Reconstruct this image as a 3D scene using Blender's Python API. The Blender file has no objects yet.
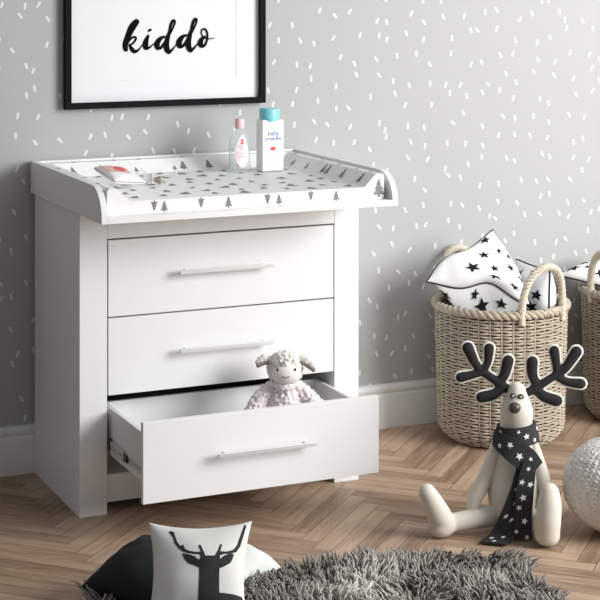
import bpy, bmesh, math, random
import numpy as np
from mathutils import Vector, Matrix, noise
from mathutils.geometry import delaunay_2d_cdt

random.seed(7)
rng = np.random.default_rng(11)
PI = math.pi
scene = bpy.context.scene
COL = scene.collection
YAW = 0.4235                     # the camera's heading, from the wall normal

# ------------------------------------------------------------------ materials
def new_mat(name):
    m = bpy.data.materials.new(name); m.use_nodes = True
    nt = m.node_tree; nt.nodes.clear()
    out = nt.nodes.new('ShaderNodeOutputMaterial')
    b = nt.nodes.new('ShaderNodeBsdfPrincipled')
    nt.links.new(b.outputs[0], out.inputs[0])
    return m, nt, b, out

def pmat(name, color, rough=0.5, nscale=40, namt=0.06, bump=0.0, bscale=None, metallic=0.0, spec=0.5, sheen=0.0, coat=0.0, stretch=None):
    m, nt, b, out = new_mat(name)
    N, L = nt.nodes.new, nt.links.new
    tc = N('ShaderNodeTexCoord')
    src = tc.outputs['Object']
    if stretch:
        mp = N('ShaderNodeMapping'); mp.inputs['Scale'].default_value = stretch
        L(src, mp.inputs[0]); src = mp.outputs[0]
    nz = N('ShaderNodeTexNoise'); nz.inputs['Scale'].default_value = nscale; nz.inputs['Detail'].default_value = 4
    L(src, nz.inputs['Vector'])
    mx = N('ShaderNodeMix'); mx.data_type = 'RGBA'
    c = np.array(color[:3])
    mx.inputs['A'].default_value = (*np.clip(c * (1 - namt), 0, 1), 1)
    mx.inputs['B'].default_value = (*np.clip(c * (1 + namt), 0, 1), 1)
    L(nz.outputs['Fac'], mx.inputs['Factor']); L(mx.outputs['Result'], b.inputs['Base Color'])
    b.inputs['Roughness'].default_value = rough
    b.inputs['Metallic'].default_value = metallic
    b.inputs['Specular IOR Level'].default_value = spec
    b.inputs['Sheen Weight'].default_value = sheen
    b.inputs['Coat Weight'].default_value = coat
    if bump > 0:
        n2 = N('ShaderNodeTexNoise'); n2.inputs['Scale'].default_value = bscale or nscale * 4; n2.inputs['Detail'].default_value = 3
        L(src, n2.inputs['Vector'])
        bp = N('ShaderNodeBump'); bp.inputs['Strength'].default_value = bump; bp.inputs['Distance'].default_value = 0.002
        L(n2.outputs['Fac'], bp.inputs['Height']); L(bp.outputs[0], b.inputs['Normal'])
    return m

def attr_mat(name, rough=0.8, namt=0.1, nscale=200, sheen=0.0):
    """base colour from the mesh colour attribute 'tint' with a little noise"""
    m, nt, b, out = new_mat(name)
    N, L = nt.nodes.new, nt.links.new
    at = N('ShaderNodeAttribute'); at.attribute_name = 'tint'
    tc = N('ShaderNodeTexCoord'); nz = N('ShaderNodeTexNoise'); nz.inputs['Scale'].default_value = nscale
    L(tc.outputs['Object'], nz.inputs['Vector'])
    mr = N('ShaderNodeMapRange'); mr.inputs['To Min'].default_value = 1 - namt; mr.inputs['To Max'].default_value = 1 + namt
    L(nz.outputs['Fac'], mr.inputs['Value'])
    vm = N('ShaderNodeVectorMath'); vm.operation = 'SCALE'
    L(at.outputs['Color'], vm.inputs[0]); L(mr.outputs[0], vm.inputs['Scale'])
    L(vm.outputs[0], b.inputs['Base Color'])
    b.inputs['Roughness'].default_value = rough
    b.inputs['Sheen Weight'].default_value = sheen
    return m

def math_node(nt, op, a, b=None, c=None):
    n = nt.nodes.new('ShaderNodeMath'); n.operation = op
    for i, v in enumerate((a, b, c)):
        if v is None: continue
        if hasattr(v, 'is_linked'): nt.links.new(v, n.inputs[i])
        else: n.inputs[i].default_value = v
    return n.outputs[0]

def wallpaper_mat():
    m, nt, b, out = new_mat('grey_sprinkle_wallpaper')
    N, L = nt.nodes.new, nt.links.new
    tc = N('ShaderNodeTexCoord'); sp = N('ShaderNodeSeparateXYZ'); L(tc.outputs['Object'], sp.inputs[0])
    cb = N('ShaderNodeCombineXYZ'); L(sp.outputs['X'], cb.inputs['X']); L(sp.outputs['Z'], cb.inputs['Y'])
    vo = N('ShaderNodeTexVoronoi'); vo.voronoi_dimensions = '2D'; vo.feature = 'F1'
    vo.inputs['Scale'].default_value = 13.6; vo.inputs['Randomness'].default_value = 0.72
    L(cb.outputs[0], vo.inputs['Vector'])
    df = N('ShaderNodeVectorMath'); df.operation = 'SUBTRACT'
    L(cb.outputs[0], df.inputs[0]); L(vo.outputs['Position'], df.inputs[1])
    wn = N('ShaderNodeTexWhiteNoise'); wn.noise_dimensions = '3D'; L(vo.outputs['Color'], wn.inputs['Vector'])
    ang = N('ShaderNodeMapRange'); ang.inputs['To Min'].default_value = -0.78; ang.inputs['To Max'].default_value = 0.62
    L(wn.outputs['Value'], ang.inputs['Value'])
    rot = N('ShaderNodeVectorRotate'); rot.rotation_type = 'Z_AXIS'
    L(df.outputs[0], rot.inputs['Vector']); L(ang.outputs[0], rot.inputs['Angle'])
    s2 = N('ShaderNodeSeparateXYZ'); L(rot.outputs[0], s2.inputs[0])
    ay = math_node(nt, 'ABSOLUTE', s2.outputs['Y'])
    ry = math_node(nt, 'MAXIMUM', math_node(nt, 'SUBTRACT', ay, 0.0068), 0.0)
    c2 = N('ShaderNodeCombineXYZ'); L(s2.outputs['X'], c2.inputs['X']); L(ry, c2.inputs['Y'])
    ln = N('ShaderNodeVectorMath'); ln.operation = 'LENGTH'; L(c2.outputs[0], ln.inputs[0])
    mr = N('ShaderNodeMapRange'); mr.inputs['From Min'].default_value = 0.0026; mr.inputs['From Max'].default_value = 0.0052
    mr.inputs['To Min'].default_value = 1; mr.inputs['To Max'].default_value = 0
    L(ln.outputs['Value'], mr.inputs['Value'])
    nz = N('ShaderNodeTexNoise'); nz.inputs['Scale'].default_value = 260; L(tc.outputs['Object'], nz.inputs['Vector'])
    base = N('ShaderNodeMix'); base.data_type = 'RGBA'
    base.inputs['A'].default_value = (0.425, 0.432, 0.430, 1); base.inputs['B'].default_value = (0.445, 0.452, 0.45, 1)
    L(nz.outputs['Fac'], base.inputs['Factor'])
    mx = N('ShaderNodeMix'); mx.data_type = 'RGBA'; mx.inputs['B'].default_value = (0.74, 0.74, 0.735, 1)
    L(mr.outputs[0], mx.inputs['Factor']); L(base.outputs['Result'], mx.inputs['A'])
    L(mx.outputs['Result'], b.inputs['Base Color']); b.inputs['Roughness'].default_value = 0.85
    b.inputs['Specular IOR Level'].default_value = 0.2
    return m

PL, PW = 0.4257, 0.0545           # herringbone block
def wood_mat():
    m, nt, b, out = new_mat('oak_herringbone')
    N, L = nt.nodes.new, nt.links.new
    uv = N('ShaderNodeUVMap'); uv.uv_map = 'UVMap'
    at = N('ShaderNodeAttribute'); at.attribute_name = 'tint'
    sp = N('ShaderNodeSeparateXYZ'); L(uv.outputs[0], sp.inputs[0])
    sc = N('ShaderNodeSeparateColor'); L(at.outputs['Color'], sc.inputs[0])
    r1, r2 = sc.outputs[0], sc.outputs[1]
    def grain(sx, sy, det, rough=0.6):
        cb = N('ShaderNodeCombineXYZ')
        L(math_node(nt, 'MULTIPLY', sp.outputs['X'], sx), cb.inputs['X']); L(math_node(nt, 'MULTIPLY', sp.outputs['Y'], sy), cb.inputs['Y'])
        L(math_node(nt, 'MULTIPLY', r2, 60.0), cb.inputs['Z'])
        nz = N('ShaderNodeTexNoise'); nz.inputs['Scale'].default_value = 1; nz.inputs['Detail'].default_value = det; nz.inputs['Roughness'].default_value = rough
        nz.inputs['Distortion'].default_value = 0.5
        L(cb.outputs[0], nz.inputs['Vector']); return nz.outputs['Fac']
    g1 = grain(5, 45, 5); g2 = grain(14, 260, 3, 0.7)
    t = math_node(nt, 'MULTIPLY_ADD', g2, 0.35, math_node(nt, 'MULTIPLY', g1, 0.75))
    t = math_node(nt, 'ADD', t, math_node(nt, 'MULTIPLY_ADD', r1, 0.32, -0.16))
    cr = N('ShaderNodeValToRGB'); e = cr.color_ramp.elements
    e[0].position = 0.28; e[0].color = (0.195, 0.122, 0.079, 1)
    e[1].position = 0.86; e[1].color = (0.53, 0.385, 0.275, 1)
    k = cr.color_ramp.elements.new(0.55); k.color = (0.375, 0.257, 0.176, 1)
    L(t, cr.inputs[0])
    ex = math_node(nt, 'MINIMUM', sp.outputs['X'], math_node(nt, 'SUBTRACT', PL, sp.outputs['X']))
    ey = math_node(nt, 'MINIMUM', sp.outputs['Y'], math_node(nt, 'SUBTRACT', PW, sp.outputs['Y']))
    ed = math_node(nt, 'MINIMUM', ex, ey)
    mr = N('ShaderNodeMapRange'); mr.inputs['From Min'].default_value = 0.0003; mr.inputs['From Max'].default_value = 0.0020
    mr.inputs['To Min'].default_value = 0.30; mr.inputs['To Max'].default_value = 1.0
    L(ed, mr.inputs['Value'])
    vm = N('ShaderNodeVectorMath'); vm.operation = 'SCALE'; L(cr.outputs[0], vm.inputs[0]); L(mr.outputs[0], vm.inputs['Scale'])
    L(vm.outputs[0], b.inputs['Base Color'])
    b.inputs['Roughness'].default_value = 0.48; b.inputs['Specular IOR Level'].default_value = 0.35
    bp = N('ShaderNodeBump'); bp.inputs['Strength'].default_value = 0.25; bp.inputs['Distance'].default_value = 0.001
    L(math_node(nt, 'ADD', mr.outputs[0], math_node(nt, 'MULTIPLY', g2, 0.3)), bp.inputs['Height']); L(bp.outputs[0], b.inputs['Normal'])
    return m

def clear_mat(name, tint, alpha):
    """thin clear plastic: see-through body with a surface gloss"""
    m, nt, b, out = new_mat(name)
    N, L = nt.nodes.new, nt.links.new
    b.inputs['Base Color'].default_value = (0.9, 0.92, 0.92, 1); b.inputs['Roughness'].default_value = 0.06
    tr = N('ShaderNodeBsdfTransparent'); tr.inputs[0].default_value = tint
    lw = N('ShaderNodeLayerWeight'); lw.inputs['Blend'].default_value = 0.35
    nz = N('ShaderNodeTexNoise'); nz.inputs['Scale'].default_value = 12
    f = math_node(nt, 'MULTIPLY_ADD', lw.outputs['Facing'], 0.55, alpha)
    f = math_node(nt, 'ADD', f, math_node(nt, 'MULTIPLY', nz.outputs['Fac'], 0.04))
    mx = N('ShaderNodeMixShader'); L(f, mx.inputs[0]); L(tr.outputs[0], mx.inputs[1]); L(b.outputs[0], mx.inputs[2])
    L(mx.outputs[0], out.inputs[0])
    return m

M = {}
M['wall'] = wallpaper_mat()
M['wood'] = wood_mat()
M['trim'] = pmat('white_trim_paint', (0.80, 0.80, 0.80), 0.45, 30, 0.02)
M['white'] = pmat('white_lacquer', (0.83, 0.83, 0.835), 0.38, 6, 0.012, stretch=(1, 1, 8))
M['whitein'] = pmat('white_melamine', (0.78, 0.78, 0.78), 0.5, 6, 0.02)
M['steel'] = pmat('satin_steel', (0.80, 0.80, 0.81), 0.32, 300, 0.04, metallic=0.45)
M['zinc'] = pmat('zinc_runner', (0.62, 0.62, 0.62), 0.38, 80, 0.08, metallic=0.6)
M['blackplastic'] = pmat('black_plastic', (0.012, 0.012, 0.013), 0.4, 60, 0.2)
M['blackframe'] = pmat('black_frame', (0.008, 0.008, 0.009), 0.7, 40, 0.2, spec=0.08)
M['cavityshade'] = pmat('cavity_shade_panel', (0.07, 0.065, 0.06), 0.8, 60, 0.2)  # dark colour paints the shade inside the open drawer cavity
M['poster'] = pmat('poster_paper', (0.77, 0.78, 0.79), 0.7, 20, 0.01, spec=0.2)
M['ink'] = pmat('black_ink', (0.006, 0.006, 0.006), 0.9, 60, 0.2, spec=0.05)
M['greyline'] = pmat('grey_line', (0.35, 0.35, 0.36), 0.6, 60, 0.1)
M['paleline'] = pmat('pale_line', (0.62, 0.62, 0.62), 0.6, 60, 0.1)
M['mat'] = pmat('mat_white_cover', (0.84, 0.84, 0.83), 0.5, 15, 0.02, bump=0.1, bscale=60)
M['tree'] = pmat('tree_print', (0.20, 0.20, 0.205), 0.55, 350, 0.75)
M['powder'] = pmat('powder_white', (0.88, 0.88, 0.88), 0.32, 20, 0.01)
M['teal'] = pmat('turquoise_cap', (0.22, 0.62, 0.70), 0.35, 30, 0.04)
M['blueprint'] = pmat('blue_print', (0.06, 0.17, 0.42), 0.5, 60, 0.1)
M['redprint'] = pmat('red_print', (0.75, 0.05, 0.06), 0.5, 60, 0.1)
M['pinkprint'] = pmat('pink_print', (0.85, 0.35, 0.42), 0.5, 60, 0.1)
M['pinkcap'] = pmat('pink_cap', (0.86, 0.52, 0.56), 0.35, 30, 0.05)
M['oillabel'] = pmat('pale_pink_label', (0.88, 0.76, 0.78), 0.4, 30, 0.02)
M['clear'] = clear_mat('clear_bottle', (0.95, 0.97, 0.97, 1), 0.10)
M['clearpac'] = clear_mat('clear_silicone', (0.95, 0.95, 0.93, 1), 0.40)
M['teat'] = pmat('taupe_rubber', (0.33, 0.29, 0.25), 0.4, 60, 0.1)
M['pouch'] = pmat('pouch_film', (0.84, 0.80, 0.81), 0.3, 15, 0.03, bump=0.3, bscale=40)
M['pouchlid'] = pmat('pouch_orange_print', (0.74, 0.42, 0.33), 0.35, 60, 0.25)
M['wicker'] = pmat('wicker', (0.46, 0.40, 0.315), 0.55, 35, 0.28, bump=0.2, bscale=200)
M['wickerpale'] = pmat('pale_rope', (0.63, 0.57, 0.46), 0.6, 60, 0.2)
M['wickershade'] = pmat('wicker_gap_shade', (0.09, 0.065, 0.045), 0.8, 40, 0.3)  # dark brown that paints shade into the gaps of the weave
M['cotton'] = pmat('white_cotton', (0.83, 0.83, 0.84), 0.9, 12, 0.03, bump=0.12, bscale=120, spec=0.2)
M['star'] = pmat('black_star_print', (0.012, 0.012, 0.014), 0.8, 60, 0.2, spec=0.2)
M['piping'] = pmat('black_piping', (0.012, 0.012, 0.014), 0.7, 60, 0.2)
M['linen'] = pmat('cream_linen', (0.67, 0.63, 0.555), 0.9, 40, 0.05, bump=0.25, bscale=500, spec=0.2)
M['felt'] = pmat('charcoal_felt', (0.028, 0.027, 0.028), 0.9, 60, 0.25, bump=0.2, bscale=300, spec=0.2)
M['feltedge'] = pmat('cream_edge', (0.82, 0.79, 0.73), 0.8, 60, 0.05)
M['scarf'] = pmat('charcoal_scarf', (0.036, 0.036, 0.039), 0.9, 80, 0.2, bump=0.2, bscale=500, spec=0.2)
M['starwhite'] = pmat('white_star_print', (0.85, 0.85, 0.85), 0.8, 60, 0.05, spec=0.2)
M['button'] = pmat('dark_button', (0.06, 0.055, 0.055), 0.3, 300, 0.5)
M['buttonglint'] = pmat('grey_button_glint', (0.35, 0.34, 0.34), 0.3, 300, 0.4)
M['knit'] = pmat('white_knit', (0.74, 0.71, 0.68), 0.9, 60, 0.06, bump=0.3, bscale=500, spec=0.2)
M['wool'] = pmat('cream_fleece', (0.82, 0.79, 0.74), 0.95, 90, 0.10, bump=0.4, bscale=350, spec=0.1, sheen=0.2)
M['woolpink'] = pmat('pinkish_fleece', (0.84, 0.765, 0.76), 0.95, 90, 0.10, bump=0.4, bscale=350, spec=0.1, sheen=0.2)
M['face'] = pmat('pale_plush_face', (0.86, 0.80, 0.78), 0.8, 60, 0.03, spec=0.2)
M['earin'] = pmat('brown_ear_lining', (0.30, 0.24, 0.22), 0.9, 120, 0.25)
M['blackcushion'] = pmat('black_cushion_cloth', (0.016, 0.017, 0.018), 0.85, 50, 0.2, bump=0.25, bscale=600, spec=0.25)
M['creamcushion'] = pmat('cream_cushion_cloth', (0.74, 0.74, 0.70), 0.9, 20, 0.03, bump=0.2, bscale=500, spec=0.2)
M['palecushion'] = pmat('pale_cushion_cloth', (0.72, 0.76, 0.71), 0.9, 20, 0.03, bump=0.2, bscale=500, spec=0.2)
M['deer'] = pmat('charcoal_deer_print', (0.035, 0.033, 0.034), 0.85, 60, 0.2, spec=0.2)
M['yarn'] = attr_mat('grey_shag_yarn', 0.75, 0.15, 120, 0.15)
M['rugback'] = pmat('rug_backing', (0.10, 0.095, 0.09), 0.95, 60, 0.3)

# ------------------------------------------------------------------ helpers
class MB:
    """collects geometry that becomes ONE mesh object"""
    def __init__(s): s.v = []; s.f = []; s.m = []
    def add(s, verts, faces, mi=0):
        o = len(s.v); s.v += [tuple(p) for p in verts]
        s.f += [tuple(i + o for i in f) for f in faces]; s.m += [mi] * len(faces)
    def box(s, x0, x1, y0, y1, z0, z1, mi=0):
        v = [(x, y, z) for z in (z0, z1) for y in (y0, y1) for x in (x0, x1)]
        s.add(v, [(0, 2, 3, 1), (4, 5, 7, 6), (0, 1, 5, 4), (2, 6, 7, 3), (0, 4, 6, 2), (1, 3, 7, 5)], mi)
    def tube(s, pts, rad, sides=8, closed=False, mi=0, caps=True, flat=None):
        pts = [Vector(p) for p in pts]; n = len(pts)
        rad = [rad] * n if not hasattr(rad, '__len__') else list(rad)
        up = None; rings = []
        for i in range(n):
            a = pts[(i - 1) % n] if (closed or i > 0) else pts[i]
            b = pts[(i + 1) % n] if (closed or i < n - 1) else pts[i]
            t = (b - a).normalized()
            if up is None:
                up = Vector((0, 0, 1)) if abs(t.z) < 0.9 else Vector((1, 0, 0))
            up = (up - t * up.dot(t)); up = up.normalized() if up.length > 1e-6 else t.orthogonal().normalized()
            sd = t.cross(up)
            rings.append([pts[i] + (up * math.cos(2 * PI * k / sides) * (flat or 1) + sd * math.sin(2 * PI * k / sides)) * rad[i] for k in range(sides)])
        v = [p for r in rings for p in r]; f = []
        for i in range(n if closed else n - 1):
            j = (i + 1) % n
            for k in range(sides):
                k2 = (k + 1) % sides
                f.append((i * sides + k, i * sides + k2, j * sides + k2, j * sides + k))
        if caps and not closed:
            f.append(tuple(range(sides))[::-1]); f.append(tuple((n - 1) * sides + k for k in range(sides)))
        s.add(v, f, mi)
    def lathe(s, prof, segs=32, sx=1, sy=1, c=(0, 0, 0), mi=0):
        v = []; f = []; n = len(prof)
        for r, z in prof:
            for k in range(segs):
                a = 2 * PI * k / segs
                v.append((c[0] + r * sx * math.cos(a), c[1] + r * sy * math.sin(a), c[2] + z))
        for i in range(n - 1):
            for k in range(segs):
                k2 = (k + 1) % segs
                f.append((i * segs + k, i * segs + k2, (i + 1) * segs + k2, (i + 1) * segs + k))
        if prof[0][0] > 1e-5: f.append(tuple(range(segs))[::-1])
        if prof[-1][0] > 1e-5: f.append(tuple((n - 1) * segs + k for k in range(segs)))
        s.add(v, f, mi)
    def ball(s, c, r, segs=20, rings=12, mi=0):
        r = (r, r, r) if not hasattr(r, '__len__') else r
        v = []; f = []
        for i in range(rings + 1):
            th = PI * i / rings
            for k in range(segs):
                a = 2 * PI * k / segs
                v.append((c[0] + r[0] * math.sin(th) * math.cos(a), c[1] + r[1] * math.sin(th) * math.sin(a), c[2] - r[2] * math.cos(th)))
        for i in range(rings):
            for k in range(segs):
                k2 = (k + 1) % segs
                f.append((i * segs + k, i * segs + k2, (i + 1) * segs + k2, (i + 1) * segs + k))
        s.add(v, f, mi)
    def chain(s, pts, rads, sides=18, sub=5, flat=None):
        """a tapering round-ended limb through the joints (sphere-swept)"""
        P = catmull(pts, sub); R = catmull([(r,) for r in rads], sub)
        P = [Vector(p) for p in P]; R = [r[0] for r in R]
        t0 = (P[1] - P[0]).normalized(); t1 = (P[-1] - P[-2]).normalized()
        pre = [(P[0] - t0 * R[0] * math.sin(a), R[0] * math.cos(a)) for a in (1.5, 1.2, 0.9, 0.6, 0.3)]
        post = [(P[-1] + t1 * R[-1] * math.sin(a), R[-1] * math.cos(a)) for a in (0.3, 0.6, 0.9, 1.2, 1.5)]
        allp = pre + list(zip(P, R)) + post
        s.tube([p for p, r in allp], [max(r, 1e-4) for p, r in allp], sides, flat=flat)
    def decal(s, poly, fn, mi, step=None):
        """a printed flat shape: polygon in surface coordinates, laid on the surface fn(u,v)"""
        pts = [Vector(p) for p in poly]; n = len(pts)
        if step:
            dense = []
            for i in range(n):
                a, b = pts[i], pts[(i + 1) % n]; k = max(1, int((b - a).length / step))
                dense += [a.lerp(b, j / k) for j in range(k)]
            n = len(dense); pts = dense
            xs = [p.x for p in pts]; ys = [p.y for p in pts]
            extra = [Vector((x, y)) for x in np.arange(min(xs) + step / 2, max(xs), step) for y in np.arange(min(ys) + step / 2, max(ys), step)]
        else: extra = []
        vo, eo, fo, *_ = delaunay_2d_cdt(pts + extra, [(i, (i + 1) % n) for i in range(n)], [], 1, 1e-7)
        s.add([fn(p.x, p.y) for p in vo], [tuple(f) for f in fo], mi)
    def build(s, name, mats, parent=None, smooth=True, bevel=None, fix=False):
        me = bpy.data.meshes.new(name); me.from_pydata(s.v, [], s.f)
        mats = mats if isinstance(mats, (list, tuple)) else [mats]
        for m in mats: me.materials.append(m)
        if len(mats) > 1: me.polygons.foreach_set('material_index', s.m)
        if fix:
            bm = bmesh.new(); bm.from_mesh(me)
            bmesh.ops.remove_doubles(bm, verts=bm.verts, dist=1e-6)
            bmesh.ops.recalc_face_normals(bm, faces=bm.faces); bm.to_mesh(me); bm.free()
        me.update()
        o = bpy.data.objects.new(name, me); COL.objects.link(o)
        if parent: o.parent = parent
        if smooth:
            me.polygons.foreach_set('use_smooth', [True] * len(me.polygons))
            me.set_sharp_from_angle(angle=math.radians(38))
        if bevel:
            b = o.modifiers.new('bevel', 'BEVEL'); b.width = bevel; b.segments = 2; b.limit_method = 'ANGLE'; b.harden_normals = True
        return o

def catmull(pts, sub):
    pts = [np.array(p, float) for p in pts]; n = len(pts)
    if n < 3:
        return [pts[0] + (pts[1] - pts[0]) * i / sub for i in range(sub + 1)]
    out = []
    for i in range(n - 1):
        p0 = pts[max(i - 1, 0)]; p1 = pts[i]; p2 = pts[i + 1]; p3 = pts[min(i + 2, n - 1)]
        for k in range(sub):
            t = k / sub
            out.append(0.5 * (2 * p1 + (p2 - p0) * t + (2 * p0 - 5 * p1 + 4 * p2 - p3) * t * t + (3 * p1 - p0 - 3 * p2 + p3) * t ** 3))
    out.append(pts[-1]); return out

def fuse(mb, name, mat, parent, voxel=0.004, smooth=6, fn=None):
    """melt overlapping closed shapes into one continuous surface"""
    o = mb.build(name + '_raw', mat, None, smooth=False, fix=True)
    r = o.modifiers.new('r', 'REMESH'); r.mode = 'VOXEL'; r.voxel_size = voxel
    sm = o.modifiers.new('s', 'SMOOTH'); sm.iterations = smooth; sm.factor = 0.5
    dg = bpy.context.evaluated_depsgraph_get(); dg.update()
    me = bpy.data.meshes.new_from_object(o.evaluated_get(dg))
    bpy.data.objects.remove(o)
    me.name = name
    if fn:
        nv = [v.normal.copy() for v in me.vertices]
        for v, n in zip(me.vertices, nv): v.co = v.co + n * fn(v.co)
    me.polygons.foreach_set('use_smooth', [True] * len(me.polygons))
    if not me.materials: me.materials.append(mat)
    me.update()
    ob = bpy.data.objects.new(name, me); COL.objects.link(ob); ob.parent = parent
    return ob

def tag(o, label, cat, group=None):
    o['label'] = label; o['category'] = cat
    if group: o['group'] = group
    return o
def thing(name, label, cat, loc=(0, 0, 0), rz=0, group=None):
    o = bpy.data.objects.new(name, None); COL.objects.link(o); o.empty_display_size = 0.05
    o.location = loc; o.rotation_euler = (0, 0, rz)
    return tag(o, label, cat, group)
def structure(o): o['kind'] = 'structure'; return o

def star_poly(cx, cy, r, rot, inner=0.42, sx=1, sy=1):
    return [(cx + sx * (r if i % 2 == 0 else r * inner) * math.cos(rot + PI / 5 * i), cy + sy * (r if i % 2 == 0 else r * inner) * math.sin(rot + PI / 5 * i)) for i in range(10)]
def scatter(n, x0, x1, y0, y1, dmin, rnd, tries=4000):
    out = []
    for _ in range(tries):
        p = (rnd.uniform(x0, x1), rnd.uniform(y0, y1))
        if all((p[0] - q[0]) ** 2 + (p[1] - q[1]) ** 2 > dmin ** 2 for q in out): out.append(p)
        if len(out) >= n: break
    return out

# ------------------------------------------------------------------ the setting
def build_floor():
    verts, faces, uvs, tint = [], [], [], []
    s2 = math.sqrt(0.5); X0, Y0 = 0.548, -0.895
    def plank(p0, p1, q0, q1, along_p):
        cs = [(p0, q0), (p1, q0), (p1, q1), (p0, q1)]
        w = [((p - q) * s2 + X0, (p + q) * s2 + Y0) for p, q in cs]
        cx = sum(a for a, b in w) / 4; cy = sum(b for a, b in w) / 4
        if not (-3.2 < cx < 5.2 and -6.2 < cy < 0.16): return
        o = len(verts); verts.extend((a, b, 0) for a, b in w); faces.append((o, o + 1, o + 2, o + 3))
        uvs.extend([(0, 0), (PL, 0), (PL, PW), (0, PW)] if along_p else [(0, 0), (0, PW), (PL, PW), (PL, 0)])
        c = (random.random(), random.random(), random.random(), 1); tint.extend([c] * 4)
    for j in range(-14, 16):
        for k in range(-160, 160):
            a, b = k * PW + j * PL, k * PW - j * PL
            plank(a, a + PL, b, b + PW, True)
            plank(a + PL, a + PL + PW, b + PW - PL, b + PW, False)
    me = bpy.data.meshes.new('floor'); me.from_pydata(verts, [], faces)
    uvl = me.uv_layers.new(name='UVMap')
    # plank corner order for the upright blocks: (p0,q0),(p1,q0),(p1,q1),(p0,q1) -> length runs along q
    uvl.data.foreach_set('uv', [c for u in uvs for c in u])
    ca = me.color_attributes.new('tint', 'FLOAT_COLOR', 'CORNER')
    ca.data.foreach_set('color', [c for t in tint for c in t])
    me.materials.append(M['wood']); me.update()
    o = bpy.data.objects.new('floor', me); COL.objects.link(o); structure(o)
build_floor()

b = MB(); b.box(-3.2, 5.2, 0.0, 0.12, -0.02, 2.7)
structure(b.build('wall_back', M['wall'], smooth=False))
# skirting with a moulded top
prof = [(0, 0), (-0.018, 0), (-0.018, 0.112), (-0.0165, 0.116), (-0.0135, 0.119), (-0.0135, 0.123), (-0.016, 0.126), (-0.0165, 0.134), (-0.015, 0.142), (-0.011, 0.148), (-0.005, 0.1505), (0, 0.151)]
b = MB(); n = len(prof)
b.add([(x, y, z) for x in (-3.2, 5.2) for y, z in prof], [(i, i + 1, n + i + 1, n + i) for i in range(n - 1)])
structure(b.build('baseboard_back', M['trim'], fix=True))

# ------------------------------------------------------------------ chest of drawers
W, D, T, SI = 0.90, 0.5032, 0.8835, 0.0848
FY = -D
chest = thing('chest_of_drawers', 'white chest of three drawers with bar handles, the bottom drawer pulled open', 'chest of drawers', (0, 0, 0))
for x0, x1 in ((0, SI - 0.0015), (W - SI + 0.0015, W)):
    b = MB(); b.box(x0, x1, FY, -0.019, 0, T); b.build('side_panel', M['white'], chest, bevel=0.0012)
b = MB(); b.box(SI - 0.001, W - SI + 0.001, FY + 0.0005, -0.03, 0.8025, T - 0.0005); b.build('top_rail', M['white'], chest, bevel=0.0012)
b = MB(); b.box(SI - 0.001, W - SI + 0.001, -0.035, -0.022, 0.03, 0.803); b.build('back_panel', M['cavityshade'], chest)  # back panel coloured dark so the cavity behind the drawers reads as shade
b = MB(); b.box(SI - 0.001, W - SI + 0.001, FY + 0.013, FY + 0.031, 0.031, 0.112); b.build('plinth', M['white'], chest, bevel=0.001)
b = MB(); b.box(SI - 0.001, W - SI + 0.001, FY + 0.031, -0.035, 0.096, 0.112); b.build('bottom_panel', M['whitein'], chest)

def drawer(z0, z1, out, hz):
    y = FY - out; g = 0.0022
    x0, x1 = SI + g, W - SI - g
    b = MB(); b.box(x0, x1, y, y + 0.018, z0 + g, z1 - g)
    d = b.build('drawer', M['white'], chest, bevel=0.0012)
    h = MB(); h.box(0.298, 0.598, y - 0.034, y - 0.025, hz - 0.006, hz + 0.006)
    for hx in (0.325, 0.575): h.tube([(hx, y + 0.001, hz), (hx, y - 0.027, hz)], 0.0035, 10)
    h.build('handle', M['steel'], d, bevel=0.0012)
    bx0, bx1 = x0 + 0.008, x1 - 0.016; zb, zt = z0 + 0.055, z1 - 0.037; yb = y + 0.018; ye = y + (0.40 if out > 0.05 else 0.46)
    for a0, a1 in ((bx0, bx0 + 0.012), (bx1 - 0.012, bx1)):
        b = MB(); b.box(a0, a1, yb, ye, zb, zt); b.build('drawer_side', M['whitein'], d, bevel=0.0008)
    b = MB(); b.box(bx0 + 0.012, bx1 - 0.012, ye - 0.012, ye, zb + 0.006, zt); b.build('drawer_back', M['whitein'], d, bevel=0.0008)
    b = MB(); b.box(bx0 + 0.012, bx1 - 0.012, yb, ye - 0.012, zb + 0.004, zb + 0.012); b.build('drawer_bottom', M['whitein'], d)
    if out > 0.05:
        for sgn, bx in ((-1, bx0), (1, bx1)):
            r = MB(); lo, hi = sorted((bx, bx + sgn * 0.003))
            r.box(lo, hi, yb + 0.01, ye - 0.05, 0.192, 0.196); r.box(lo, hi, yb + 0.01, ye - 0.05, 0.208, 0.212)
            lo, hi = sorted((bx, bx + sgn * 0.0016)); r.box(lo, hi, yb + 0.01, ye - 0.05, 0.196, 0.208)
            lo, hi = sorted((bx + sgn * 0.002, bx + sgn * 0.0072)); r.box(lo, hi, y + 0.175, FY + 0.08, 0.186, 0.218)
            for yy in (y + 0.20, y + 0.215, y + 0.25, y + 0.29):
                r.tube([(bx + sgn * 0.006, yy, 0.202), (bx + sgn * 0.0078, yy, 0.202)], 0.0035, 10, mi=1)
            lo, hi = sorted((bx + sgn * 0.0015, bx + sgn * 0.0076)); r.box(lo, hi, y + 0.146, y + 0.174, 0.192, 0.212, 1)
            lo, hi = sorted((bx + sgn * 0.002, bx + sgn * 0.0074)); r.box(lo, hi, y + 0.292, y + 0.31, 0.188, 0.222, 1)
            r.build('drawer_runner', [M['zinc'], M['blackplastic']], d, bevel=0.0006)
    return d
drawer(0.5722, 0.8002, 0.0, 0.694)
drawer(0.3435, 0.5722, 0.0, 0.4615)
drawer(0.115, 0.3435, 0.3101, 0.2335)

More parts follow.
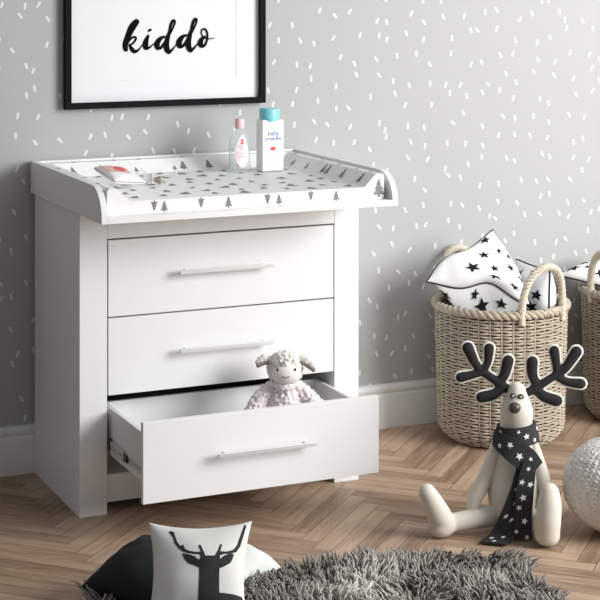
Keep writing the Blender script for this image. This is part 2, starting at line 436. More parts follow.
# ------------------------------------------------------------------ changing top with raised sides
top = thing('changing_tray', 'white changing tray with raised rounded sides sitting on the chest of drawers', 'changing table top', (0, 0, T))
TH, TF, TB = 0.1, -0.7475, -0.011
b = MB(); b.box(0.0075, 0.8925, TF, TB, 0.0, 0.018); b.build('base_board', M['white'], top, bevel=0.001)
b = MB(); b.box(0.0075, 0.8925, TB - 0.018, TB, 0.018, TH); b.build('back_board', M['white'], top, bevel=0.001)
arc = [(TB, 0.0), (TF, 0.0)] + [(TF + 0.092 - 0.092 * math.cos(a), TH - 0.088 + 0.088 * math.sin(a)) for a in np.linspace(0, PI / 2, 14)] + [(TB, TH)]
for x0, x1 in ((-0.0107, 0.0073), (0.8927, 0.9107)):
    b = MB(); k = len(arc)
    b.add([(x, y, z) for x in (x0, x1) for y, z in arc], [tuple(range(k)), tuple(range(2 * k - 1, k - 1, -1))] + [(i, i + k, (i + 1) % k + k, (i + 1) % k) for i in range(k)])
    b.build('side_board', M['white'], top, fix=True, bevel=0.001)

# ------------------------------------------------------------------ changing mat
def tree_poly(cx, cy, h, ang=0.0, lean=0.0):
    w = h * 0.36
    p = [(0, h), (w * .42, h * .68), (w * .25, h * .68), (w * .72, h * .42), (w * .4, h * .42), (w, h * .14), (w * .16, h * .14), (w * .16, 0)]
    p = p + [(-x, y) for x, y in p[::-1][:-1]]
    c, s = math.cos(ang), math.sin(ang)
    return [(cx + x * c - y * s, cy + x * s + y * c) for x, y in p]
MZ0, MZT, MZR = 0.9018, 0.9395, 0.9775
mx0, mx1, my0, my1 = 0.016, 0.880, -0.716, -0.034
tw, sw = 0.032, 0.062      # rim: flat top width, foot of the slope
b = MB()
def R5(x0, x1, yb): return (x0, x1, yb)
def rounded(mb, prof_pts, y0, y1): pass
# cross-section along x (left rim, bed, right rim), swept along y; the back rim closes it
xs = [(mx0, MZ0 + .004), (mx0, MZR - .006), (mx0 + .006, MZR), (mx0 + tw - .006, MZR), (mx0 + tw, MZR - .004), (mx0 + sw, MZT + .003), (mx0 + sw + .006, MZT),
      (mx1 - sw - .006, MZT), (mx1 - sw, MZT + .003), (mx1 - tw, MZR - .004), (mx1 - tw + .006, MZR), (mx1 - .006, MZR), (mx1, MZR - .006), (mx1, MZ0 + .004), (mx1 - .006, MZ0), (mx0 + .006, MZ0)]
k = len(xs)
yf = my0
v = [(x, y, z) for y in (yf, my1) for x, z in xs]
b.add(v, [tuple(range(k)), tuple(range(2 * k - 1, k - 1, -1))] + [(i, i + k, (i + 1) % k + k, (i + 1) % k) for i in range(k)])
ys = [(my1, MZR), (my1 - tw, MZR), (my1 - tw - .003, MZR - .004), (my1 - sw - .012, MZT + .001), (my1 - sw - .012, MZT - .01), (my1, MZT - .01)]
kk = len(ys); xa, xb = mx0 + .03, mx1 - .03
b.add([(x, y, z) for x in (xa, xb) for y, z in ys], [tuple(range(kk)), tuple(range(2 * kk - 1, kk - 1, -1))] + [(i, i + kk, (i + 1) % kk + kk, (i + 1) % kk) for i in range(kk)])
o_ = b.build('m', M['mat'], fix=True); bm_v = [tuple(v.co) for v in o_.data.vertices]; bm_f = [tuple(p.vertices) for p in o_.data.polygons]
bpy.data.objects.remove(o_)
b = MB(); b.add(bm_v, bm_f, 0)
E_ = 0.0008
def front(u, w): return (u, my0 - E_, w)
def bed(u, w): return (u, w, MZT + E_)
for px, up in ((0.154, 0), (0.184, 1), (0.295, 0), (0.379, 1), (0.501, 0), (0.537, 1), (0.639, 0), (0.721, 1)):
    hh = random.uniform(.031, .035)
    b.decal(tree_poly(px, MZ0 + .002, hh) if up else [(px + x, MZ0 + .0365 - y) for x, y in tree_poly(0, 0, hh * .92)][::-1], front, 1)
b.decal(tree_poly(0.862, MZ0 + .006, .056), front, 1)
rnd = random.Random(5)
for (u, w) in scatter(64, mx0 + sw + .025, mx1 - sw - .025, my0 + .025, my1 - sw - .06, 0.068, rnd):
    b.decal(tree_poly(u, w, rnd.uniform(.032, .058), rnd.uniform(-.6, .1)), bed, 1)
# slopes of the rims
p0 = Vector((0, my1 - sw - .012, MZT + .001)); p1 = Vector((0, my1 - tw - .003, MZR - .004)); dv = (p1 - p0); nb = Vector((0, -dv.z, dv.y)).normalized(); nb = nb if nb.z > 0 else -nb
def backs(u, w): return Vector((u, 0, 0)) + p0 + dv * (w / dv.length) + nb * E_
for u in (0.105, 0.20, 0.225, 0.31, 0.44, 0.47, 0.56, 0.66, 0.76): b.decal(tree_poly(u, .003, rnd.choice((.022, .036, .040)), rnd.uniform(-.15, .15)), backs, 1)
for u in (0.12, 0.25, 0.33, 0.48, 0.70): b.decal(tree_poly(u, my1 - tw + .004, .024, rnd.uniform(-.4, .4)), lambda a, c: (a, c, MZR + E_), 1)
q0 = Vector((mx1 - sw, 0, MZT + .003)); q1 = Vector((mx1 - tw, 0, MZR - .004)); dq = q1 - q0; nq = Vector((-dq.z, 0, dq.x)).normalized()
def rights(u, w): return Vector((0, u, 0)) + q0 + dq * (w / dq.length) + nq * E_
for u in (-0.16, -0.27, -0.39, -0.42, -0.53, -0.65): b.decal(tree_poly(u, .004, rnd.choice((.028, .040, .042)), rnd.uniform(-.1, .1)), rights, 1)
for u in (-0.12, -0.33, -0.46, -0.58, -0.67): b.decal(tree_poly(mx1 - tw + .008, u, .022, rnd.uniform(-.8, -.2)), lambda a, c: (a, c, MZR + E_), 1)
for u in (-0.2, -0.45, -0.6): b.decal(tree_poly(mx0 + .012, u, .022, rnd.uniform(-.8, .3)), lambda a, c: (a, c, MZR + E_), 1)
mt = b.build('changing_mat', [M['mat'], M['tree']], smooth=True)
tag(mt, 'white padded changing mat with grey fir tree print lying in the changing tray', 'changing mat')

# ------------------------------------------------------------------ picture
pic = thing('picture_frame', 'black framed print reading kiddo hanging on the wall above the chest', 'picture', (0.4435, 0, 1.142))
fw, fh, fb = 0.691, 0.5, 0.020
b = MB()
o4 = [(-fw / 2, 0), (fw / 2, 0), (fw / 2, fh), (-fw / 2, fh)]; i4 = [(-fw / 2 + fb, fb), (fw / 2 - fb, fb), (fw / 2 - fb, fh - fb), (-fw / 2 + fb, fh - fb)]
v = [(x, -0.028, z) for x, z in o4] + [(x, -0.028, z) for x, z in i4] + [(x, -0.002, z) for x, z in o4] + [(x, -0.010, z) for x, z in i4]
f = []
for i in range(4):
    j = (i + 1) % 4
    f += [(i, j, 4 + j, 4 + i), (i, 8 + i, 8 + j, j), (4 + i, 4 + j, 12 + j, 12 + i)]
b.add(v, f); b.build('frame', M['blackframe'], pic, smooth=False, fix=True)
b = MB(); b.add([(x, -0.011, z) for x, z in [(-fw / 2 + fb - .002, fb - .002), (fw / 2 - fb + .002, fb - .002), (fw / 2 - fb + .002, fh - fb + .002), (-fw / 2 + fb - .002, fh - fb + .002)]], [(0, 1, 2, 3)])
b.add([(x, -0.003, z) for x, z in o4], [(0, 3, 2, 1)])
b.add([(x, -0.0114, z) for x, z in [(0.2438, 0.088), (0.2452, 0.088), (0.2452, 0.455), (0.2438, 0.455)]], [(0, 1, 2, 3)], 1)  # thin upright grey line on the poster face
b.add([(x, -0.0114, z) for x, z in [(-0.160, 0.0868), (-0.105, 0.0868), (-0.105, 0.0876), (-0.160, 0.0876)]], [(0, 1, 2, 3)], 2)  # short pale line low on the poster face
poster = b.build('poster', [M['poster'], M['greyline'], M['paleline']], pic, smooth=False)
def brush(mb, strokes, fn, mi=0):
    lay = 0
    for st in strokes:
        lay += 1
        c = catmull(st, 8); L_, R_ = [], []
        for i, p in enumerate(c):
            a = c[max(i - 1, 0)]; d = c[min(i + 1, len(c) - 1)]
            t = np.array([d[0] - a[0], d[1] - a[1]]); t = t / (np.hypot(*t) + 1e-9); nn = np.array([-t[1], t[0]]); w = max(p[2] * 1.5, 3) / 2
            L_.append((p[0] + nn[0] * w, p[1] + nn[1] * w)); R_.append((p[0] - nn[0] * w, p[1] - nn[1] * w))
        n = len(c); mb.add([fn(*q, lay) for q in L_ + R_], [(i, i + 1, n + i + 1, n + i) for i in range(n - 1)], mi)
        for e in (c[0], c[-1]):
            w = max(e[2] * 1.5, 3) / 2
            lay += 1
            mb.add([fn(e[0] + w * math.cos(k * PI / 6), e[1] + w * math.sin(k * PI / 6), lay) for k in range(12)], [tuple(range(12))], mi)
kid = [
    [(128, 56, 20), (108, 82, 24), (88, 125, 20), (74, 165, 18), (76, 192, 16), (82, 196, 8)],
    [(84, 165, 5), (98, 143, 7), (115, 131, 7), (126, 138, 8), (116, 158, 7), (96, 172, 7)],
    [(94, 170, 7), (106, 192, 14), (120, 204, 13), (138, 197, 7), (152, 180, 4), (166, 160, 3)],
    [(186, 128, 9), (174, 160, 18), (175, 186, 17), (192, 186, 8), (210, 172, 4), (228, 158, 3)], [(190, 102, 8), (197, 98, 9)]]
for dx, dy in ((0, 0), (110, -5)):
    kid += [[(x + dx, y + dy, w) for x, y, w in s] for s in (
        [(268, 134, 7), (248, 142, 13), (231, 166, 19), (233, 188, 16), (250, 188, 10), (266, 164, 6), (278, 140, 5)],
        [(298, 92, 6), (286, 130, 13), (277, 170, 18), (280, 200, 18), (290, 214, 12)],
        [(290, 130, 6), (310, 90, 6), (319, 62, 7), (313, 52, 8), (302, 66, 9), (292, 105, 8)],
        [(288, 214, 12), (304, 202, 8), (320, 184, 4), (338, 160, 3)])]
kid += [[(472, 138, 6), (456, 150, 13), (447, 172, 18), (456, 186, 14), (472, 180, 8), (483, 150, 6), (482, 118, 6), (470, 100, 6), (456, 104, 5), (454, 124, 4), (468, 144, 4), (490, 151, 4), (517, 148, 3)]]
def kfn(x, y, lay):       # drawing units to poster metres
    X = 0.2925 + (x - 60) * 0.000693; Z = 1.3775 - (y - 120) * 0.000648 + (x - 290) * 0.0000060
    return (X - 0.4435, -0.0118 - lay * .00006, Z - 1.142)
b = MB(); brush(b, kid, kfn); b.build('lettering', M['ink'], poster, smooth=False)

# ------------------------------------------------------------------ bottles on the mat
def text_mesh(name, body, size, mat, parent, loc, rot=(PI / 2, 0, 0), shear=0.0, align='CENTER'):
    cu = bpy.data.curves.new(name, 'FONT'); cu.body = body; cu.size = size; cu.shear = shear; cu.align_x = align; cu.resolution_u = 3; cu.extrude = 0.0001
    o = bpy.data.objects.new(name + '_raw', cu); COL.objects.link(o)
    dg = bpy.context.evaluated_depsgraph_get(); dg.update()
    me = bpy.data.meshes.new_from_object(o.evaluated_get(dg)); bpy.data.objects.remove(o)
    me.materials.clear(); me.materials.append(mat); me.name = name
    ob = bpy.data.objects.new(name, me); COL.objects.link(ob); ob.parent = parent; ob.location = loc; ob.rotation_euler = rot
    return ob
pw_ = thing('powder_bottle', 'white baby powder bottle with turquoise cap standing on the changing mat', 'bottle', (0.716, -0.232, MZT + 0.0012))
b = MB(); b.box(-0.0385, 0.0385, -0.026, 0.026, 0.0, 0.166)
bo = b.build('bottle_body', M['powder'], pw_, bevel=0.006)
b = MB(); b.lathe([(0.0, .160), (0.030, .160), (0.030, .169), (0.0325, .170), (0.0325, .197), (0.031, .2005), (0.0, .201)], 32, c=(-.002, 0, 0)); b.build('cap', M['teal'], pw_)
text_mesh('lettering', 'baby', 0.021, M['blueprint'], bo, (0.0, -0.0268, 0.116), shear=0.25)
text_mesh('lettering', 'powder', 0.0185, M['blueprint'], bo, (0.001, -0.0268, 0.101), shear=0.25)
b = MB(); b.add([(0.010 * math.cos(a), -0.0267, 0.074 + 0.0062 * math.sin(a)) for a in np.linspace(0, 2 * PI, 24, endpoint=False)], [tuple(range(24))])
b.build('emblem', M['redprint'], bo, smooth=False)
b = MB()
for z, h_, x0, x1 in ((0.040, .0016, -.022, .018), (0.030, .0016, -.010, .010)):
    for xx in np.arange(x0, x1, .0052): b.box(xx, xx + .004, -0.0268, -0.026, z, z + h_)
b.build('small_print', M['greyline'], bo, smooth=False)

oil = thing('oil_bottle', 'clear baby oil bottle with pink cap standing on the changing mat', 'bottle', (0.622, -0.205, MZT + 0.0012))
b = MB(); b.lathe([(0.0, .0), (.030, .0), (.0355, .004), (.036, .01), (.036, .085), (.0355, .105), (.033, .118), (.027, .127), (.016, .133), (.0135, .136), (.0135, .142), (0, .142)], 36, sy=0.6)
ob_ = b.build('bottle_body', M['clear'], oil)
b = MB(); b.lathe([(0, .138), (.0155, .138), (.0158, .142), (.0150, .166), (.0138, .169), (0, .1695)], 28); b.build('cap', M['pinkcap'], oil)
def onoil(u, w, e=0.0006):
    c = max(-1, min(1, u / .036)); return (u, -.036 * .6 * math.sqrt(1 - c * c * .98) - e, w)
lab = [(.024 * math.sin(t) * (0.62 + .38 * min(1, (1 - math.cos(t)) / 1.1)), .066 + .052 * math.cos(t)) for t in np.linspace(0, 2 * PI, 40, endpoint=False)]
b = MB(); b.decal(lab, onoil, 0, .006)
for hy in (.092, .101):
    b.decal([(.0055 * math.cos(t), hy + .004 * math.sin(t)) for t in np.linspace(0, 2 * PI, 14, endpoint=False)], lambda u, w: onoil(u, w, .0011), 1)
for hy, x0, x1, mi in ((.082, -.014, .014, 2), (.075, -.006, .006, 2), (.069, -.004, .004, 2), (.058, -.018, .018, 3), (.048, -.016, .016, 3)):
    for xx in np.arange(x0, x1 - .002, .0045):
        b.decal([(xx, hy), (xx + .0034, hy), (xx + .0034, hy + .0028), (xx, hy + .0028)], lambda u, w: onoil(u, w, .0011), mi)
b.build('front_label', [M['oillabel'], M['redprint'], M['greyline'], M['pinkprint']], ob_, fix=False)

# ------------------------------------------------------------------ wipes and pacifier
wp = thing('wipes_pack', 'white wet wipes pouch with red and orange print on the left of the mat', 'wipes pack', (0.142, -0.425, MZT + 0.020), rz=0.30)
wp.rotation_euler = (0.26, 0.12, 0.30)
b = MB(); n_ = 18
def pouch(u, v, s): return (0.056 * u * (1 - .03 * (1 - v * v)), 0.058 * v * (1 - .02 * (1 - u * u)), 0.017 + s * .0165 * ((1 - u * u) * (1 - v * v)) ** .35 + (0.002 if s > 0 else 0))
for s in (1, -1):
    g = [math.sin(PI / 2 * t) for t in np.linspace(-1, 1, n_)]
    vv = [pouch(u, v, s) for v in g for u in g]
    ff = [(j * n_ + i, j * n_ + i + 1, (j + 1) * n_ + i + 1, (j + 1) * n_ + i) for j in range(n_ - 1) for i in range(n_ - 1)]
    b.add(vv, ff if s > 0 else [q[::-1] for q in ff])
po = b.build('pouch', M['pouch'], wp, fix=True)
po['label'] = 'white film pouch'
b = MB(); fnp = lambda u, v: Vector(pouch(u, v, 1)) + Vector((0, 0, .001))
b.decal([(-.88, -.15), (.35, -.45), (.62, .80), (-.8, .88)], fnp, 0, .12)
b.decal([(-.0 + .34 * math.cos(t), .12 + .34 * math.sin(t)) for t in np.linspace(0, 2 * PI, 24, endpoint=False)], lambda u, v: fnp(u, v) + Vector((0, 0, .001)), 1, .12)
b.build('flap', [M['pouchlid'], M['redprint']], wp)

pc = thing('pacifier', 'clear pacifier with taupe teat lying on the changing mat by the wipes', 'pacifier', (0.258, -0.405, MZT + 0.001), rz=-0.15)
b = MB(); b.tube([(-.028 + .019 * math.cos(t), .004, .0235 + .0205 * math.sin(t)) for t in np.linspace(0, 2 * PI, 28, endpoint=False)], .0034, 8, closed=True); b.build('ring', M['clearpac'], pc)
b = MB(); b.ball((-.004, 0, .018), (.005, .02, .0175), 20, 12); b.build('shield', M['clearpac'], pc)
b = MB(); b.chain([(.001, 0, .016), (.010, 0, .0148), (.021, -.002, .0135)], [.006, .0085, .0125]); b.build('teat', M['teat'], pc, fix=True)

# ------------------------------------------------------------------ lamb in the open drawer
DB = 0.115 + 0.055 + 0.0122
lamb = thing('plush_lamb', 'cream fleece toy lamb sitting in the open bottom drawer', 'soft toy', (0.592, -0.635, DB), rz=-YAW)
def curl(s, a): 
    def fn(co):
        d = noise.voronoi(co * s)[0][0]; d2 = noise.voronoi(co * s * 2.1 + Vector((3, 1, 2)))[0][0]
        return a * (0.55 - d) + a * .5 * (.5 - d2)
    return fn
b = MB()
b.chain([(0, 0, .076), (0, .002, .11), (0, .003, .158), (0, .002, .185)], [.060, .062, .047, .030])
for s, h in ((-1, (-.098, -.035, .088)), (1, (.098, -.040, .105))): b.chain([(s * .036, .0, .160), (s * .07, -.012, .135), h], [.026, .027, .027])
for s in (-1, 1): b.chain([(s * .03, -.02, .052), (s * .05, -.065, .048), (s * .055, -.088, .048)], [.036, .034, .032])
bd = fuse(b, 'body', M['woolpink'], lamb, .0032, 2, curl(100, .012))
HZ = .222
b = MB(); b.ball((0, .004, HZ), (.053, .05, .050), 28, 18); b.ball((0, -.012, HZ + .024), (.043, .036, .028), 24, 14)
hd = fuse(b, 'head', M['wool'], lamb, .0028, 2, curl(110, .011))
b = MB(); b.ball((.004, -.032, HZ - .009), (.043, .030, .032), 28, 16); fc = b.build('face', M['face'], hd, fix=True)
for s in (-1, 1):
    e = MB(); e.ball((.004 + s * .0262, -.0515, HZ + .009), (.0034, .003, .0045), 14, 8); e.build('eye', M['blackplastic'], hd, fix=True)
b = MB(); b.tube([(.003 + .0105 * math.sin(t), -.0625 + .0012 * abs(math.sin(t)), HZ - .0060 - .0062 * math.cos(t)) for t in np.linspace(-1.25, 1.25, 13)], .0011, 6); b.build('mouth', M['blackplastic'], hd)
b = MB(); b.chain([(-.035, -.025, HZ - .040), (0, -.045, HZ - .046), (.032, -.028, HZ - .038)], [.009, .011, .009]); fuse(b, 'neck_ruff', M['woolpink'], lamb, .003, 2, curl(120, .006))
for s, pts in ((-1, [(-.045, 0, HZ + .026), (-.062, -.006, HZ + .030), (-.079, -.014, HZ + .022)]), (1, [(.046, 0, HZ + .030), (.064, -.006, HZ + .024), (.084, -.016, HZ + .010)])):
    b = MB(); b.chain(pts, [.011, .014, .010], flat=None); er = fuse(b, 'ear', M['wool'], lamb, .0032, 2, curl(110, .005))
    b = MB(); b.chain([(p[0], p[1] - .006, p[2] - .008) for p in pts], [.006, .009, .007]); b.build('ear_lining', M['earin'], er, fix=True)

# ------------------------------------------------------------------ wicker baskets
def make_basket(label, loc, rz):
    root = thing('wicker_basket', label, 'basket', loc, rz, 'wicker storage baskets')
    H = 0.452
    def Rz(z):
        t = min(1, max(0, z / 0.055)); return 0.170 + 0.038 * math.sin(t * PI / 2) + 0.012 * min(1, z / H)
    b = MB(); NS = 36; rows = 42; seg = NS * 6; sides = 6
    for r in range(rows):
        z = 0.008 + r * (H - 0.02) / rows
        pts = []
        for i in range(seg):
            a = 2 * PI * i / seg
            rr = Rz(z) + 0.0088 * (abs(math.sin(NS / 2 * a)) - .5) * (1.0 if r % 2 else .75)
            pts.append((rr * math.cos(a), rr * math.sin(a), z + .0011 * math.cos(NS / 2 * a + r * PI) + .0005 * math.sin(a * 5 + r)))
        b.tube(pts, 0.0037, sides, closed=True)
    for k in range(NS):
        a = 2 * PI * (k + .5 * 0) / NS
        pts = [((Rz(z)) * math.cos(a), (Rz(z)) * math.sin(a), z) for z in np.linspace(0.004, H, 9)]
        b.tube(pts, 0.0034, 6)
    b.build('woven_body', M['wicker'], root)
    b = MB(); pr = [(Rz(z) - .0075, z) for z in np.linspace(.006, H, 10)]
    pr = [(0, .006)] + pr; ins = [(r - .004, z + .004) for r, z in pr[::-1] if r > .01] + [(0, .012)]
    b.lathe(pr + ins, 48); b.build('gap_shade_shell', M['wickershade'], root)  # added dark shell; its colour stands for the shade between weave rows
    def rope(mb, path, closed, strands, hr, tr, twist, sides=7):
        n = len(path); P = [Vector(p) for p in path]
        fr = []
        up0 = None
        for i in range(n):
            a = P[(i - 1) % n] if closed or i > 0 else P[i]; c = P[(i + 1) % n] if closed or i < n - 1 else P[i]
            t = (c - a).normalized()
            u = Vector((0, 0, 1)) if closed else (Vector((0, 0, 1)) if up0 is None and abs(t.z) < .9 else (up0 or Vector((math.cos(0.3), math.sin(0.3), 0))))
            u = (u - t * u.dot(t)).normalized(); up0 = u; fr.append((u, t.cross(u)))
        for s in range(strands):
            pts = []
            for i in range(n):
                a = 2 * PI * (s / strands + twist * i / (n if closed else n - 1))
                pts.append(P[i] + (fr[i][0] * math.cos(a) + fr[i][1] * math.sin(a)) * hr)
            mb.tube(pts, tr, sides, closed=closed)
    b = MB(); rr = Rz(H) + .002
    rope(b, [(rr * math.cos(2 * PI * i / 300), rr * math.sin(2 * PI * i / 300), H) for i in range(300)], True, 3, .0078, .0082, 20)
    b.build('braided_rim', M['wicker'], root)
    for base in (0, PI):
        b = MB(); hw = 0.40; path = []
        for t in np.linspace(0, PI, 60):
            a = base - hw * math.cos(t) * (1 if True else 0)
            rad = rr + .004 + .008 * math.sin(t)
            path.append((rad * math.cos(a), rad * math.sin(a), H - .012 + .168 * math.sin(t) ** .75))
        rope(b, path, False, 3, .0066, .0074, 10)
        for e in (path[0], path[-1]):
            b.tube([(e[0] * 1.005, e[1] * 1.005, H - .03), (e[0] * 1.005, e[1] * 1.005, H + .016)], .0112, 10)
        b.build('handle', M['wickerpale'], root)
    return root
BX, BY = 1.563, -0.254
B2X, B2Y = 2.160, -0.252
make_basket('wicker basket behind the reindeer toy, holding two star print cushions', (BX, BY, 0), -YAW - 0.98)
make_basket('wicker basket at the right edge of the photo, behind the knitted pouf', (B2X, B2Y, 0), -YAW - 2.35)

# ------------------------------------------------------------------ cushions
def cushion(name, label, cat, loc, rz, corners, thick, mats, stars=0, star_r=.02, seed=1, pip=None, group=None, pinch=.07, prints=None, tucks=(), low=None, low_stars=(), hexp=.5, wr=.004, parts_label=None):
    root = thing(name, label, cat, loc, rz, group)
    C = [Vector(c) for c in corners]
    N0 = (C[1] - C[0]).cross(C[3] - C[0]) + (C[2] - C[1]).cross(C[0] - C[1]) * -1
    N0 = ((C[2] - C[0]).cross(C[3] - C[1])).normalized()
    off = Vector((seed * 3.1, seed * 1.7, 0))
    def pt(u, v, s):
        u2 = u * (1 - pinch * (1 - v * v)); v2 = v * (1 - pinch * (1 - u * u))
        a, c = (u2 + 1) / 2, (v2 + 1) / 2
        p = C[0] * (1 - a) * (1 - c) + C[1] * a * (1 - c) + C[2] * a * c + C[3] * (1 - a) * c
        e = max(0, (1 - u * u) * (1 - v * v))
        h = thick * e ** hexp
        w = noise.noise(p * 22 + off) * wr * min(1, e * 6)
        for tu, tv, sg, vec in tucks: p = p + Vector(vec) * math.exp(-((u - tu) ** 2 + (v - tv) ** 2) / sg ** 2)
        if s < 0 and low: return p + Vector(low) * e ** .8 + N0 * w
        return p + N0 * (s * h + w)
    b = MB(); n = 30 if not low else 56; g = [math.sin(PI / 2 * t) for t in np.linspace(-1, 1, n)]
    for s in (1, -1):
        vv = [pt(u, v, s) for v in g for u in g]
        ff = [(j * n + i, j * n + i + 1, (j + 1) * n + i + 1, (j + 1) * n + i) for j in range(n - 1) for i in range(n - 1)]
        b.add(vv, ff if s > 0 else [q[::-1] for q in ff], 0)
    # weld the two faces at the seam, then lay prints on top
    o = b.build('t', mats[0], None, fix=True); vs = [tuple(v.co) for v in o.data.vertices]; fs = [tuple(p.vertices) for p in o.data.polygons]; bpy.data.objects.remove(o)
    b = MB(); b.add(vs, fs, 0)
    half = ((C[1] - C[0]).length + (C[3] - C[0]).length) / 4
    rnd = random.Random(seed)
    if stars:
        for s in ((1,) if low else (1, -1)):
            for (u, v) in scatter(stars, -.86, .86, -.86, .86, .42, rnd):
                r = star_r * rnd.uniform(.75, 1.15) / half
                b.decal(star_poly(u, v, r, rnd.uniform(0, 6.28), sx=1, sy=1), lambda a, c, s=s: pt(max(-.99, min(.99, a)), max(-.99, min(.99, c)), s) + N0 * s * .0012, 1, .07)
    if low:
        def under(a, c):
            a, c = max(-.985, min(.985, a)), max(-.985, min(.985, c)); d = .012
            p = pt(a, c, -1); nn = (pt(a, c + d, -1) - pt(a, c - d, -1)).cross(pt(a + d, c, -1) - pt(a - d, c, -1)).normalized()
            return p + nn * (.0028 if nn.dot(Vector(low)) > 0 else -.0028)
        for u, v, k in low_stars: b.decal(star_poly(u, v, star_r * k / half, rnd.uniform(0, 6.28), sx=1, sy=.55), under, 1, .04)
    if prints:
        for poly in prints: b.decal(poly, lambda a, c: pt(max(-.995, min(.995, a)), max(-.995, min(.995, c)), 1) + N0 * .0007, 1, .045)
    cov = b.build('cover', mats, root)
    if pip:
        b = MB(); loop = []
        for a in np.linspace(-1, 1, 24, endpoint=False): loop.append(pt(a, -1, 0))
        for a in np.linspace(-1, 1, 24, endpoint=False): loop.append(pt(1, a, 0))
        for a in np.linspace(1, -1, 24, endpoint=False): loop.append(pt(a, 1, 0))
        for a in np.linspace(1, -1, 24, endpoint=False): loop.append(pt(-1, a, 0))
        b.tube(loop, pip, 7, closed=True); b.build('piping', M['piping'], root)
    return root
cushion('star_cushion', 'star print cushion with raised corner, leaning out over the left of the basket', 'cushion', (BX, BY, 0), -YAW,
        [(-.256, -.085, .530), (.080, -.135, .468), (.062, .055, .548), (-.022, .050, .692)], .052, [M['cotton'], M['star']], 11, .026, 3, .0034, 'star cushions in the wicker baskets', pinch=.02, wr=.007,
        tucks=[(.22, -1, .42, (.0, .012, .044)), (-1, -.45, .5, (-.012, .0, .030)), (.9, -.2, .5, (0, 0, .012))], low=(-.040, -.040, -.20), low_stars=[(-.66, -.86, .95), (-.30, -.76, 1.0), (.12, -.82, 1.05), (.50, -.88, .8), (.34, -.70, 1), (-.05, -.94, .6), (-.52, -.62, 1), (.70, -.74, .8)])
cushion('star_cushion', 'star print cushion standing upright under the front handle of the basket', 'cushion', (BX, BY, 0), -YAW,
        [(.158, -.050, .36), (.162, -.042, .568), (.075, .165, .572), (.075, .16, .36)], .066, [M['cotton'], M['star']], 11, .022, 8, .0034, 'star cushions in the wicker baskets', pinch=.04)
cushion('star_cushion', 'star print cushion poking out of the right-hand basket towards the other basket', 'cushion', (B2X, B2Y, 0), -YAW,
        [(-.315, .0, .500), (-.130, -.06, .462), (.05, .03, .50), (-.13, .10, .555)], .040, [M['cotton'], M['star']], 10, .022, 14, .0034, 'star cushions in the wicker baskets', pinch=.05)

# floor cushions: (x right of the lens axis, distance) given in the plan turned by YAW
def plan(x, t):
    s, c = math.sin(YAW), math.cos(YAW); return (-1.4283 + t * s + x * c, -5.2245 + t * c - x * s, 0)
cushion('black_cushion', 'plain black cushion lying on the rug, left of the deer cushion', 'cushion', plan(-.372, 4.19), -YAW,
        [(.018, -.175, .075), (.172, .01, .100), (-.03, .172, .130), (-.172, -.02, .062)], .066, [M['blackcushion']], seed=21, pinch=.06, wr=.006)
cushion('pale_cushion', 'plain pale green-white cushion lying on the rug behind the deer cushion', 'cushion', plan(-.160, 4.30), -YAW,
        [(.0, -.105, .066), (.112, -.005, .070), (.005, .105, .078), (-.112, .0, .085)], .050, [M['palecushion']], seed=25, pinch=.05)
dz = lambda zx, zy: ((140 + zx / 5 - 200.5) / 46.5, 1.04 - 2 * (515 + zy / 5 - 523) / 95)
antL = [(160, 84), (170, 78), (186, 84), (191, 110), (199, 134), (212, 155), (228, 148), (238, 170), (258, 180), (290, 186), (316, 186), (303, 152), (312, 147), (328, 178), (340, 206), (318, 214), (312, 198), (285, 196), (252, 191), (226, 183), (205, 167), (186, 142), (178, 112)]
antR = [(386, 206), (398, 184), (408, 150), (418, 150), (412, 184), (442, 187), (474, 179), (489, 160), (499, 110), (505, 60), (516, 72), (513, 120), (506, 165), (490, 190), (462, 197), (432, 198), (414, 204), (404, 218)]
earL = [(222, 192), (252, 196), (285, 206), (303, 222), (322, 224), (318, 262), (308, 263), (290, 254), (256, 242), (236, 222)]
earR = [(404, 222), (414, 222), (432, 206), (458, 196), (480, 198), (477, 218), (467, 240), (446, 252), (426, 262), (408, 266)]
body = [(318, 205), (345, 205), (385, 205), (412, 206), (418, 240), (414, 275), (414, 378), (480, 377), (522, 380), (545, 400), (556, 440), (556, 480), (300, 480), (310, 430), (313, 300), (310, 255), (312, 225)]
cushion('deer_cushion', 'cream cushion with a black deer head print standing at the front of the rug', 'cushion', plan(-.240, 3.99), -YAW,
        [(-.122, -.06, .045), (.122, -.06, .045), (.125, .065, .266), (-.123, .065, .262)], .056, [M['creamcushion'], M['deer']], seed=31, pinch=.13,
        prints=[[dz(*p) for p in q] for q in (antL, antR, earL, earR, body)], wr=.003)

# ------------------------------------------------------------------ reindeer toy
rd = thing('plush_reindeer', 'cream cloth reindeer toy with charcoal antlers sitting on the floor before the basket', 'soft toy', plan(.6107, 4.80), -YAW)
b = MB(); b.chain([(-.004, .0, .072), (-.004, .006, .13), (0, .012, .20), (.002, .012, .255), (.004, .006, .30), (.004, -.004, .345), (.005, 0, .392)], [.072, .075, .064, .050, .046, .0455, .026], 24)
fuse(b, 'body', M['linen'], rd, .0045, 8)
for pts, rads in (([(-.048, .0, .245), (-.078, -.012, .165), (-.112, -.02, .10), (-.124, -.024, .068)], [.018, .022, .022, .017]),
                  ([(.052, .0, .235), (.072, -.018, .165), (.088, -.045, .10), (.092, -.06, .07)], [.017, .021, .021, .017])):
    b = MB(); b.chain(pts, rads); fuse(b, 'arm', M['linen'], rd, .004, 4)
b = MB(); b.chain([(-.045, -.01, .045), (-.12, -.035, .040), (-.19, -.06, .036), (-.208, -.066, .034)], [.034, .028, .026, .030]); b.chain([(-.208, -.07, .035), (-.222, -.076, .062), (-.240, -.082, .098), (-.256, -.088, .130)], [.034, .035, .031, .025])
